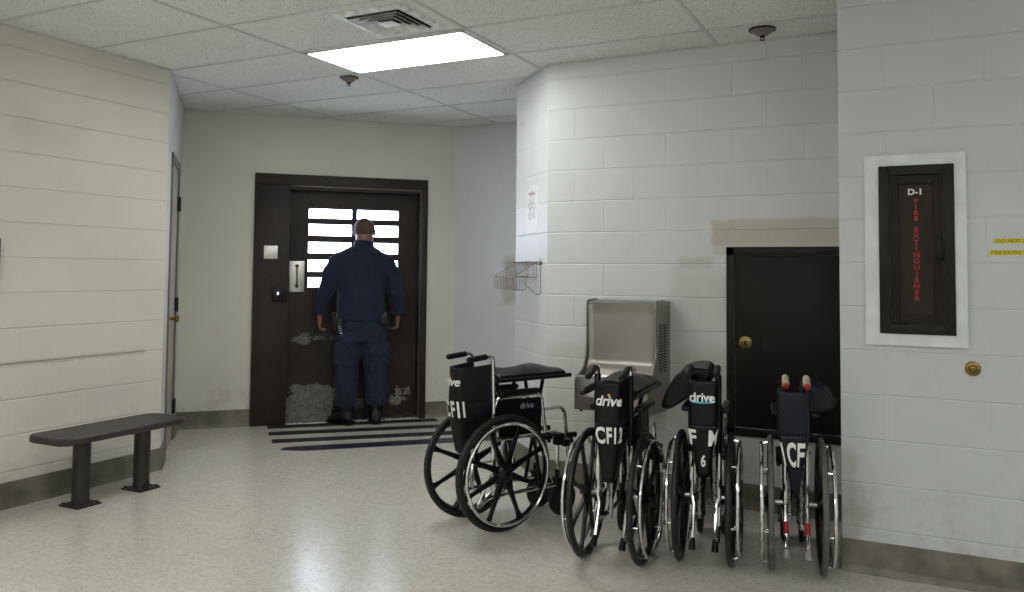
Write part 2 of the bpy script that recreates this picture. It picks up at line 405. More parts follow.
# wall angle of the ceiling
g = MB()
def strip(mb, a, b, n, z0, z1, t):
    a = Vector(a); b = Vector(b); mb.prism([(a.x, a.y, z0), (b.x, b.y, z0), (b.x, b.y, z1), (a.x, a.y, z1)], Vector(n)*t)
strip(g, (-4.675, YB, 0), LC, (1, 0, 0), H-.008, H-.001, .014); strip(g, LC, BL, nL, H-.008, H-.001, .014)
strip(g, B(-.481, 0), BR, NB, H-.008, H-.001, .014); strip(g, BR, (-2.69, BR.y, 0), (0, -1, 0), H-.008, H-.001, .014)
strip(g, (-2.228, MY, 0), (-2.69, 5.426, 0), (-1/S2, -1/S2, 0), H-.008, H-.001, .014); strip(g, (-2.228, MY, 0), (RX, MY, 0), (0, -1, 0), H-.008, H-.001, .014)
struct(g.build('trim_2', 'grid', smooth=False))
# baseboards (6 inch cove)
def baseboard(name, segs):
    g = MB()
    for a, b, n in segs:
        a = Vector(a); b = Vector(b); n = Vector(n)
        prof = [(0, .147), (.006, .145), (.008, .03), (.016, .006), (.020, 0), (0, 0)]
        g.prism([a+n*d+Vector((0, 0, z)) for d, z in prof], b-a)
    return struct(g.build(name, 'base', smooth=False))
baseboard('baseboard_left', [((-4.675, YB, 0), LC, (1, 0, 0)), (LC, LC+e2*(da-.05), nL)])
baseboard('baseboard_back', [(B(-.481, 0), B(.12, 0), NB), (B(1.681, 0), BR, NB), (LC+e2*(db+.05), BL, nL)])
baseboard('baseboard_end', [(BR, (-2.69, BR.y, 0), (0, -1, 0))])
baseboard('baseboard_chamfer', [((-2.228, 4.964, 0), (-2.688, 5.424, 0), (-1/S2, -1/S2, 0))])
baseboard('baseboard_main', [((-2.228, MY, 0), (RX, MY, 0), (0, -1, 0)), ((RX, RY, 0), (RX, MY, 0), (-1, 0, 0))])
baseboard('baseboard_right', [((RX, RY, 0), (XR, RY, 0), (0, -1, 0))])

# ------------------------------------------------------------------ side door on the left (seen almost edge-on)
sd = struct(empty('door_1', LC))
g = MB()
for a, b, z0, z1 in ((da-.05, da+.02, 0, dz+.05), (db-.02, db+.05, 0, dz+.05), (da-.05, db+.05, dz-.01, dz+.05)):
    p, q = e2*a, e2*b
    g.prism([(p.x-nL.x*.1, p.y-nL.y*.1, z0), (q.x-nL.x*.1, q.y-nL.y*.1, z0), (q.x-nL.x*.1, q.y-nL.y*.1, z1), (p.x-nL.x*.1, p.y-nL.y*.1, z1)], nL*.112)
g.build('door_frame', 'grey_frame', sd, smooth=False)
g = MB(); p, q = e2*(da+.022), e2*(db-.022)
g.prism([(p.x, p.y, .008), (q.x, q.y, .008), (q.x, q.y, dz-.012), (p.x, p.y, dz-.012)], nL*-.045)
g.build('door_leaf', 'grey_door', sd, smooth=False)
for z in (.27, 1.08, 1.89):
    g = MB(); h = e2*(db-.018)+nL*.016; g.tube([(h.x, h.y, z-.058), (h.x, h.y, z+.058)], .012, 10)
    g.box((h.x-nL.x*.008, h.y-nL.y*.008, z), (.05, .016, .11), rz=math.atan2(e2.y, e2.x)); g.build('hinge', 'dark_metal', sd)
g = MB(); h = e2*(da+.075)
g.lathe((h.x, h.y, 1.0), nL, [(0, .033), (.008, .033), (.010, .014), (.035, .012), (.042, .022), (.055, .028), (.068, .026), (.075, .012), (.076, 0)]); g.build('door_knob', 'brass', sd)

# ------------------------------------------------------------------ steel security door
dr = struct(empty('door_2', (0, 0, 0)))
def bbox(mb, u0, u1, z0, z1, d0, d1, bev=0.):
    c = B((u0+u1)/2, (z0+z1)/2, (d0+d1)/2); mb.box(c, (u1-u0, abs(d1-d0), z1-z0), bevel=bev, rz=R(45)); return mb
bbox(MB(), .122, .421, 0, 2.125, 0, .035, .003).build('lock_housing', 'steel', dr)
g = MB(); bbox(g, .122, 1.679, 2.125, 2.223, 0, .035, .003); g.build('header', 'steel', dr)
g = MB(); bbox(g, 1.622, 1.679, 0, 2.125, 0, .035, .003); bbox(g, 1.607, 1.64, 0, 2.11, -.2, .0); g.build('door_jamb', 'steel', dr)
g = MB(); bbox(g, .405, .428, 0, 2.11, -.2, .0); g.build('door_jamb', 'steel', dr)
g = MB(); bbox(g, .405, 1.64, 2.09, 2.12, -.2, .0); g.build('head_channel', 'steel', dr)
# leaf: stiles, rails and bars around ten glazed slots
lf = empty('door_leaf', (0, 0, 0)); lf.parent = dr
cols = ((.601, .992), (1.038, 1.428)); rows = ((1.844, 1.932), (1.685, 1.790), (1.525, 1.625), (1.355, 1.463), (1.213, 1.300))
g = MB(); t0, t1 = -.145, -.10
for a, b in ((.415, cols[0][0]), (cols[0][1], cols[1][0]), (cols[1][1], 1.63)): bbox(g, a, b, 1.19, 1.965, t0, t1)
bbox(g, .415, 1.63, .012, 1.19, t0, t1); bbox(g, .415, 1.63, 1.965, 2.10, t0, t1)
zs = [1.965] + [v for r in rows for v in (r[1], r[0])] + [1.19]
for c0, c1 in cols:
    for i in range(0, len(zs), 2): bbox(g, c0, c1, zs[i+1], zs[i], t0+.001, t1-.001)
leaf = g.build('leaf_panel', 'steel_leaf', lf, smooth=False)
for c0, c1 in cols:
    for z0, z1 in rows:
        bbox(MB(), c0-.008, c1+.008, z0-.008, z1+.008, -.152, -.146).build('window_pane', 'daylight', lf, smooth=False)
g = MB(); bbox(g, .437, .570, 1.170, 1.449, -.10, -.092, .003); esc = g.build('pull_plate', 'escutcheon', lf)
esc['label'] = 'bright steel pull plate'
g = MB(); pz = [1.216, 1.411]
g.tube(rounded([B(.504, 1.223, -.09), B(.504, 1.223, -.045), B(.504, 1.404, -.045), B(.504, 1.404, -.09)], .02), .0075, 10)
for z in pz: g.lathe(B(.504, z+(.007 if z < 1.3 else -.007), -.092), NB, [(0, .017), (.004, .017), (.008, .012), (.009, 0)], 16)
g.build('pull_handle', 'brass', esc)
g = MB(); bbox(g, .42, 1.62, .0, .012, -.2, 0); g.build('threshold', 'dull_chrome', dr)
sw = MB(); bbox(sw, .209, .327, 1.464, 1.580, .035, .041, .003); sw = sw.build('wall_plate', 'escutcheon')
tag(sw, 'square pale metal blank plate with four screws on the brown door housing', 'plate')
for du in (.025, .09):
    for z in (1.480, 1.564): MB().lathe(B(.210+du, z, .040), NB, [(0, .004), (.002, .004), (.0025, 0)], 10).build('screw', 'dark_metal', sw)
kb = MB(); bbox(kb, .285, .415, 1.085, 1.222, .035, .062, .006); kb = kb.build('card_reader', 'black_plastic')
tag(kb, 'small black box with a lit square, below the metal plate beside the security door', 'card reader')
bbox(MB(), .328, .342, 1.148, 1.172, .061, .0635).build('indicator_light', 'blue_led', kb)

# ------------------------------------------------------------------ ceiling fittings
def troffer(x0, x1, y0, y1, label):
    r = empty('ceiling_light', ((x0+x1)/2, (y0+y1)/2, H), 0, label, 'ceiling light', None)
    a, b = (x1-x0)/2, (y1-y0)/2; g = MB()
    for c, s_ in (((0, b-.007, -.006), (2*a, .014, .010)), ((0, -b+.007, -.006), (2*a, .014, .010)), ((a-.007, 0, -.006), (.014, 2*b, .010)), ((-a+.007, 0, -.006), (.014, 2*b, .010))): g.box(c, s_)
    g.build('light_frame', 'diff_metal', r, smooth=False)
    MB().box((0, 0, -.007), (2*a-.024, 2*b-.024, .006)).build('lens', 'panel_light', r, smooth=False)
    return r
troffer(-3.515, -2.355, 4.035, 4.60, 'bright rectangular ceiling light panel beside the square air vent')
troffer(-3.515, -2.355, .375, .94, 'rectangular ceiling light panel near the left wall, in the nearer row behind the camera')  # unseen panels from here down, added to raise the room's brightness
troffer(-1.075, .085, .375, .94, 'rectangular ceiling light panel above the camera, in the middle of the nearer row')
troffer(1.365, 2.525, .375, .94, 'rectangular ceiling light panel right of the camera, at the end of the nearer row')
troffer(-3.515, -2.355, -2.065, -1.50, 'rectangular ceiling light panel near the left wall, in the rearmost row')
troffer(-1.075, .085, -2.065, -1.50, 'rectangular ceiling light panel in the middle of the rearmost row')
troffer(1.365, 2.525, -2.065, -1.50, 'rectangular ceiling light panel at the right end of the rearmost row')

vt = empty('air_vent', (-2.628, 3.705, H), 0, 'square four-way white ceiling air vent with soot marks, beside the light panel', 'air vent')
MB().box((0, 0, -.004), (.42, .42, .004)).build('backing', 'vent_dark', vt, smooth=False)
def sq_ring(mb, r0, r1, z0, z1):
    for k in range(4):
        a = math.pi/2*k; rot = lambda x, y: (x*math.cos(a)-y*math.sin(a), x*math.sin(a)+y*math.cos(a))
        P = [(*rot(r0, -r0), z0), (*rot(r1, -r1), z1), (*rot(r1, r1), z1), (*rot(r0, r0), z0)]
        mb.prism(P, (0, 0, -.003))
g = MB(); sq_ring(g, .176, .212, -.013, -.012); sq_ring(g, .212, .222, -.012, -.001); g.build('vent_frame', 'diff_metal', vt, smooth=False)
for r0 in (.134, .098, .062): g = MB(); sq_ring(g, r0, r0+.028, -.004, -.026); g.build('vent_cone', 'diff_metal', vt, smooth=False)
MB().box((0, 0, -.026), (.10, .10, .004)).build('centre_plate', 'diff_metal', vt, smooth=False)

def sprinkler(x, y, r, label):
    o = empty('fire_sprinkler', (x, y, H), 0, label, 'sprinkler', 'ceiling fire sprinklers')
    MB().lathe((0, 0, -.001), (0, 0, -1), [(0, r), (.006, r), (.010, r*.95), (.036, r*.42), (.040, r*.28), (.041, .010)], 32).build('escutcheon', 'wire', o)
    MB().torus((0, 0, -.006), (0, 0, 1), r, .0055, 40, 6).build('rim', 'dark_metal', o)
    g = MB(); g.lathe((0, 0, -.036), (0, 0, -1), [(0, .014), (.012, .015), (.014, .007), (.016, .006)], 14)
    for s_ in (-1, 1): g.tube(rounded([(s_*.009, 0, -.042), (s_*.013, 0, -.052), (s_*.004, 0, -.064)], .006, 3), .002, 6)
    g.build('sprinkler_head', 'dark_metal', o)
    g = MB(); g.lathe((0, 0, -.063), (0, 0, -1), [(0, .014), (.002, .015), (.0025, .003)], 16); g.build('deflector', 'dark_metal', o)
    return o
sprinkler(-3.672, 4.691, .062, 'sprinkler in the ceiling in front of the security door, beyond the light panel')
sprinkler(-.805, 4.74, .070, 'sprinkler in the ceiling close to the white block wall above the black access panel')

# ------------------------------------------------------------------ access panel, stainless fountain, cabinet
ap = empty('access_panel', (-.71, MY, 0), 0, 'black steel access panel in the white wall behind the wheelchairs', 'access panel')
x0, x1, z0, z1 = -1.056+.71, RX-.002+.71, .420, 1.525
g = MB()
for c0, c1, a, b in ((x0, x0+.045, z0, z1), (x1-.02, x1, z0, z1), (x0, x1, z1-.05, z1), (x0, x1, z0, z0+.045)):
    g.box(((c0+c1)/2, -.006, (a+b)/2), (c1-c0, .024, b-a), bevel=.002)
g.build('panel_frame', 'dark_metal', ap)
MB().box(((x0+x1)/2+.014, -.004, (z0+z1)/2), (x1-x0-.068, .014, z1-z0-.103), bevel=.002).build('panel_door', 'panel', ap)
g = MB(); g.lathe((-.951+.71+.005, -.010, .964), (0, -1, 0), [(0, .038), (.004, .038), (.006, .034), (.0065, 0)], 24); lk = g.build('lock_ring', 'brass', ap)
g = MB(); g.box((-.951+.71+.005, -.018, .964), (.010, .006, .022)); g.box((-.951+.71-.012, -.017, .964), (.006, .004, .006)); g.build('keyhole', 'dark_metal', lk)
MB().box((-.831+.71, -.011, .964), (.034, .004, .068), bevel=.003).build('finger_recess', 'vent_dark', ap)

# drinking fountain
fx0, fx1 = -1.845, -1.403
df = empty('drinking_fountain', ((fx0+fx1)/2, MY, -.006), 0, 'stainless steel wall-mounted drinking fountain with a tall curved splash back', 'drinking fountain')
hw = (fx1-fx0)/2
def arcpts(cy, cz, r, a0, a1, n=8): return [(cy+r*math.cos(R(a0+(a1-a0)*i/n)), cz+r*math.sin(R(a0+(a1-a0)*i/n))) for i in range(n+1)]
# profile: distance d from wall, height z
prof = [(.0, .55), (.20, .55), (.445, .572), (.452, .58), (.455, .75), (.450, .766), (.438, .770), (.425, .765), (.415, .745), (.36, .725)]
prof += [(.266+.09-.09*math.sin(R(a)), .725+.13-.13*math.cos(R(a))) for a in (0, 15, 30, 45, 60, 75, 90)][0:]
prof += [(.266, .95), (.266, 1.17), (.262, 1.19), (.250, 1.200), (.0, 1.203)]
g = MB(); n_ = len(prof)
xs = [-hw+.010, -hw+.012, hw-.012, hw-.010]
def lip(x):
    q = max(0, (abs(x)-(hw-.045))/.041); return .020*(1-math.sqrt(max(0, 1-q*q)))
def press(x, d, z):
    k = 1 if z > .80 and d > .2 else 0
    top = max(0, (z-1.13)/.06) if d > .26 else 0
    return Vector((x, -(d+(lip(x)-.018 if k else 0)*1.0+(.014*min(1, top)**2 if k and top > 0 else 0)*(1 if abs(x) < hw-.02 else .3)), z))
P_ = []
for (d0_, z0_), (d1_, z1_) in zip(prof, prof[1:]):
    nn_ = 8 if abs(z1_-z0_) > .15 and d0_ < .3 else 1
    for i in range(nn_): P_.append((d0_+(d1_-d0_)*i/nn_, z0_+(z1_-z0_)*i/nn_))
P_.append(prof[-1])
XS = [-hw+.004+(2*hw-.008)*(.5-.5*math.cos(math.pi*i/24)) for i in range(25)]
g.loft([[press(x, d, z) for d, z in P_] for x in XS]); g.build('body', 'stainless', df, angle=50)
# raised side rims
for s_ in (-1, 1):
    g = MB(); pts = [(.452, .745), (.450, .768), (.40, .772), (.33, .80), (.292, .86), (.280, .93), (.278, 1.17), (.272, 1.195), (.255, 1.207), (.10, 1.209)]
    pr = [Vector((s_*(hw-.006), -d, z)) for d, z in pts]
    g.tube(rounded(pr, .03, 3), .0045, 8); g.build('rim', 'stainless', df)
MB().tube([(-hw+.01, -.450, .765), (hw-.01, -.450, .765)], .008, 8).build('basin_rim', 'stainless', df)
for s_ in (1, -1):
    g = MB(); sp = [(0, .55), (.20, .55), (.45, .572), (.45, .76), (.40, .762), (.33, .79), (.29, .86), (.272, .95), (.272, 1.185), (.25, 1.203), (0, 1.203)]
    g.prism([(s_*(hw-.004), -d, z) for d, z in sp], (s_*.006, 0, 0)); sd_ = g.build('side_panel', 'stainless_side', df, smooth=False)
    g = MB()
    for c_ in range(2):
        for k in range(17): g.box((s_*(hw+.0021), -(.20-.085*c_-.002*(k % 2)), .79+.017*k), (.0016, .062, .0075), bevel=0)
    g.build('vent_slots', 'vent_dark', sd_, smooth=False)
g = MB(); g.lathe((.10, -.33, .725), (0, 0, 1), [(0, .024), (.02, .022), (.03, .014), (.06, .012), (.062, 0)], 18); g.tube(rounded([(.10, -.33, .775), (.10, -.33, .815), (.085, -.345, .83)], .012), [.012]*8, 10)
bb = g.build('bubbler', 'beige_grip', df); bb['label'] = 'beige bubbler spout'
MB().box((-.145, -.457, .672), (.13, .006, .045), bevel=.002).build('push_bar', 'dull_chrome', df)
for s_ in (-1, 1): MB().lathe((s_*(hw-.03), -.42, .572), (0, 0, -1), [(0, .012), (.012, .010), (.013, 0)], 12).build('mounting_bolt', 'dark_metal', df)

# fire extinguisher cabinet
fc = empty('fire_extinguisher_cabinet', (-.037, RY, -.008), 0, 'dark bronze fire extinguisher cabinet with red stencilled lettering on the right wall', 'fire extinguisher cabinet')
g = MB()
X0, X1, Z0, Z1 = -.26, .155, 1.055, 1.925; a0, a1, b0, b1 = -.20, .108, 1.108, 1.874
for c0, c1, p_, q_ in ((X0, a0, Z0, Z1), (a1, X1, Z0, Z1), (a0, a1, b1, Z1), (a0, a1, Z0, b0)): g.box(((c0+c1)/2+.05, -.011, (p_+q_)/2), (c1-c0, .022, q_-p_))
g.build('backing_board', 'board', fc, smooth=False)
def frame(mb, a0, a1, b0, b1, t, y, dy, bev=.002):
    for c0, c1, p_, q_ in ((a0, a0+t, b0, b1), (a1-t, a1, b0, b1), (a0+t, a1-t, b1-t, b1), (a0+t, a1-t, b0, b0+t)): mb.box(((c0+c1)/2+.05, y, (p_+q_)/2), (c1-c0, dy, q_-p_), bevel=bev)
g = MB(); frame(g, a0, a1, b0, b1, .043, -.016, .032); g.build('cabinet_frame', 'dark_metal', fc)
g = MB(); frame(g, a0+.046, a1-.046, b0+.046, b1-.046, .038, -.012, .026); dd = g.build('cabinet_door', 'cab', fc)
MB().box((-.046+.05, -.008, 1.491), (.146, .01, .602)).build('door_panel', 'cab_door', dd, smooth=False)
ly = -.0135
text_obj('cabinet_number', 'D-1', .038, basis((-.048+.05, ly, 1.752), (1, 0, 0), (0, 0, 1)), 'white_paint', fc, bold=.0012, sx=1.05)
for word, z_hi, z_lo in (('FIRE', 1.722, 1.622), ('EXTINGUISHER', 1.592, 1.258)):
    L = text_obj('stencil_lettering', '\n'.join(word), .0285, basis((-.046+.05, ly, 1.5), (1, 0, 0), (0, 0, 1)), 'red_paint', fc, bold=.0008, sx=1.25, line=.92)
    zc = [v.co.z for v in L.data.vertices]; zt, zb = max(zc), min(zc)
    for v in L.data.vertices: v.co.z = z_lo+(v.co.z-zb)/(zt-zb)*(z_hi-z_lo)
g = MB(); g.box((.064+.05-.012, -.026, 1.49), (.030, .006, .105), bevel=.004); g.tube(rounded([(.104, -.028, 1.53), (.104, -.052, 1.53), (.104, -.052, 1.45), (.104, -.028, 1.45)], .015), .006, 8)
hn = g.build('cabinet_handle', 'black_plastic', fc)
for z in (1.585, 1.21): MB().box((.102, -.027, z), (.02, .006, .010), bevel=.002).build('catch', 'black_plastic', fc)
# yellow labels
for body, xa, xb, z, lab in (('DO NOT S', .270, .445, 1.519, 'yellow label strip reading DO NOT, the upper of two on the right wall'), ('FIRE EXTIN', .252, .445, 1.468, 'yellow label strip reading FIRE, the lower of two on the right wall')):
    s_ = MB().box(((xa+xb)/2, RY-.0006, z), (xb-xa, .0012, .0215)).build('label_strip', 'yellow', smooth=False); tag(s_, lab, 'label', 'yellow label strips beside the cabinet')
    text_obj('lettering', body, .0205, basis((xa+.008 if 'D' not in body else xa+.010, RY-.0016, z-.0005), (1, 0, 0), (0, 0, 1)), 'black_ink', s_, align='LEFT', sx=1.12, depth=.0003)
g = MB(); g.lathe((.183, RY, .958), (0, -1, 0), [(0, .032), (.004, .032), (.008, .026), (.009, .017), (.005, .015), (.009, .009), (.0095, 0)], 28)
wk = g.build('wall_socket', 'brass'); tag(wk, 'round brass wall fitting below the fire extinguisher cabinet', 'wall fitting')

# dark thing cut by the left edge of the picture
g = MB(); g.box((-4.661, 2.768, 1.40), (.028, .165, .26), bevel=.006); nb = g.build('picture_frame', 'dark_metal'); tag(nb, 'dark frame on the cream wall, cut off by the photo left edge', 'frame')
MB().box((-4.6465, 2.768, 1.40), (.002, .13, .22)).build('sheet', 'paper', nb, smooth=False)  # invented pale face; the dark thing itself is unidentified

# ------------------------------------------------------------------ poster and wire rack on the chamfer wall
NC = Vector((-1/S2, -1/S2, 0)); EC = Vector((-1/S2, 1/S2, 0))
def CH(u, z, d=0.): return NC*(-2.736/S2+d)*1 + EC*u + Vector((0, 0, z))
pm = lambda u, z: basis(CH(u, z, .0022), -EC, (0, 0, 1), NC)
g = MB(); cu0, cu1, cz0, cz1 = 5.275, 5.515, 1.64, 1.975
poly = [(cu0, cz0+.02), (cu0+.03, cz0), (cu1-.03, cz0), (cu1, cz0+.02), (cu1, cz1-.035), (cu1-.05, cz1-.035), (cu1-.09, cz1), (cu0+.05, cz1), (cu0, cz1-.03)]
g.prism([CH(u, z, .0002) for u, z in poly], NC*.001); ps = g.build('poster', 'paper', smooth=False)
tag(ps, 'small white paper sign with a faint outline drawing on the corner of the block wall', 'poster')
text_obj('heading', 'certified', .042, pm(5.395, 1.915), 'grey_ink', ps, bold=.001, depth=.0003)
g = MB()
for (du, z, rr) in ((0, 1.87, .028), (-.045, 1.825, .024), (.045, 1.825, .024), (0, 1.79, .03), (-.04, 1.76, .022), (.04, 1.755, .024)): g.torus(CH(5.395+du, z, .0016), NC, rr, .0018, 24, 6)
g.build('outline_drawing', 'grey_ink', ps)
MB().box(CH(5.395, 1.913, .0018), (.05, .0012, .012), rz=math.atan2(EC.y, EC.x)).build('red_mark', 'red_paint', ps, smooth=False)

rk = empty('wire_rack', CH(5.45, 1.33), 0, 'two-tier wire basket rack fixed to the corner of the white block wall', 'wire rack')
def LW(u, z, d): return CH(u, z, d)-CH(5.45, 1.33)
def basket(u0, u1, zt, zb, d0, d1, name, nw=12):
    g = MB(); r = .0022
    for z, k in ((zt, 0), (zb, .012)):
        g.tube([LW(u0+k, z, d0), LW(u1-k, z, d0), LW(u1-k, z, d1-k), LW(u0+k, z, d1-k)], r*1.3, 6, closed=True)
    for i in range(nw+1):
        u = u0+(u1-u0)*i/nw
        g.tube(rounded([LW(u, zt, d1), LW(u, zb, d1-.012), LW(u, zb, d0), LW(u, zt, d0)], .01, 2), r*.7, 5)
    for i in range(5):
        d = d0+(d1-d0)*i/4
        g.tube(rounded([LW(u0, zt, d), LW(u0+.012, zb, d), LW(u1-.012, zb, d), LW(u1, zt, d)], .01, 2), r*.7, 5)
    g.build(name, 'wire', rk)
basket(5.26, 5.70, 1.435, 1.33, .012, .085, 'upper_basket')
basket(5.26, 5.70, 1.335, 1.245, .085, .175, 'lower_basket')
g = MB()
for u in (5.235,): g.tube(rounded([LW(u-.02, 1.46, .006), LW(u-.05, 1.43, .012), LW(u-.055, 1.22, .012), LW(u-.02, 1.215, .03), LW(u+.10, 1.30, .085)], .01, 3), .003, 6)
g.tube([LW(5.18, 1.435, .008), LW(5.71, 1.435, .008)], .004, 6)
for u in (5.26, 5.70): g.tube([LW(u, 1.435, .01), LW(u, 1.335, .175)], .003, 6)
g.lathe(LW(5.195, 1.425, 0), NC, [(0, .012), (.018, .012), (.019, 0)], 12)
g.build('wall_bracket', 'wire', rk)

# ------------------------------------------------------------------ floor strips
def gstrip(a, b, wd, mat, label, taper=0.):
    a = Vector((*a, 0)); b = Vector((*b, 0)); d = (b-a).normalized(); n = Vector((-d.y, d.x, 0))*wd/2
    poly = [a-n, b-n, b+n, a+n] if not taper else [a-n*.9+d*taper*.5, a+d*taper-n, b-n, b+n, a+d*taper+n, a+n*.3]
    if taper: poly = [a-n*.2, a+d*taper-n, b-n, b+n, a+d*taper*.8+n, a+n*.8+d*.03]
    o = MB().prism([p+Vector((0, 0, .0004)) for p in poly], (0, 0, .0016)).build('floor_strip', mat, smooth=False)
    tag(o, label, 'floor strip', 'anti-slip tape strips in front of the security door'); return o
gstrip((-5.12, 5.50), (-4.04, 6.54), .15, 'tape', 'black anti-slip floor strip lying closest to the security door')
gstrip((-4.91, 5.29), (-3.69, 6.43), .15, 'tape', 'black anti-slip floor strip second from the security door')
gstrip((-4.67, 5.07), (-3.42, 6.25), .15, 'tape', 'black anti-slip floor strip third from the security door')
gstrip((-4.40, 4.87), (-3.20, 6.05), .18, 'blue_tape', 'worn bluish floor strip with a pointed end, furthest from the security door', .17)

# ------------------------------------------------------------------ bench
bn = empty('bench', (-4.345, 3.40, 0), 0, 'dark painted bench on two pedestal legs along the cream left wall', 'bench')
def seat_outline(hx, hy, r=.07, n=6):
    P = []
    for cx, cy, a in ((hx-r, hy-r, 0), (-hx+r, hy-r, 90), (-hx+r, -hy+r, 180), (hx-r, -hy+r, 270)):
        for i in range(n+1): t = R(a+90*i/n); P.append((cx+r*math.cos(t), cy+r*math.sin(t)))
    return P
g = MB(); hx, hy = .170, .430; off = (.0, -.035)
rings = []
for k, z in ((.006, .392), (0, .397), (0, .425), (.006, .432)): rings.append([(x*(1-k/hx)+off[0], y*(1-k/hy)+off[1], z) for x, y in seat_outline(hx, hy)])
g.loft(rings); g.build('seat', 'bench_top', bn)
for y in (-.206, .206):
    g = MB(); prs = []
    g.tube([(-.03, y, .012), (-.03, y, .38)], .048, 20); pl_ = g.build('leg', 'bench', bn)
    g = MB(); g.box((-.03, y, .006), (.165, .155, .012), bevel=.003); MB().box((-.02, y, .386), (.24, .09, .012), bevel=.002).build('seat_bracket', 'bench', bn)
    for sx in (-1, 1):
        for sy in (-1, 1): g.lathe((sx*.065-.03, y+sy*.060, .012), (0, 0, 1), [(0, .010), (.008, .009), (.009, 0)], 8)
    g.build('mounting_plate', 'bench', pl_)
for y in (-.36, .0, .30): MB().lathe((.13, y, .393), (0, 0, -1), [(0, .008), (.012, .007), (.013, 0)], 8).build('bolt', 'dark_metal', bn)

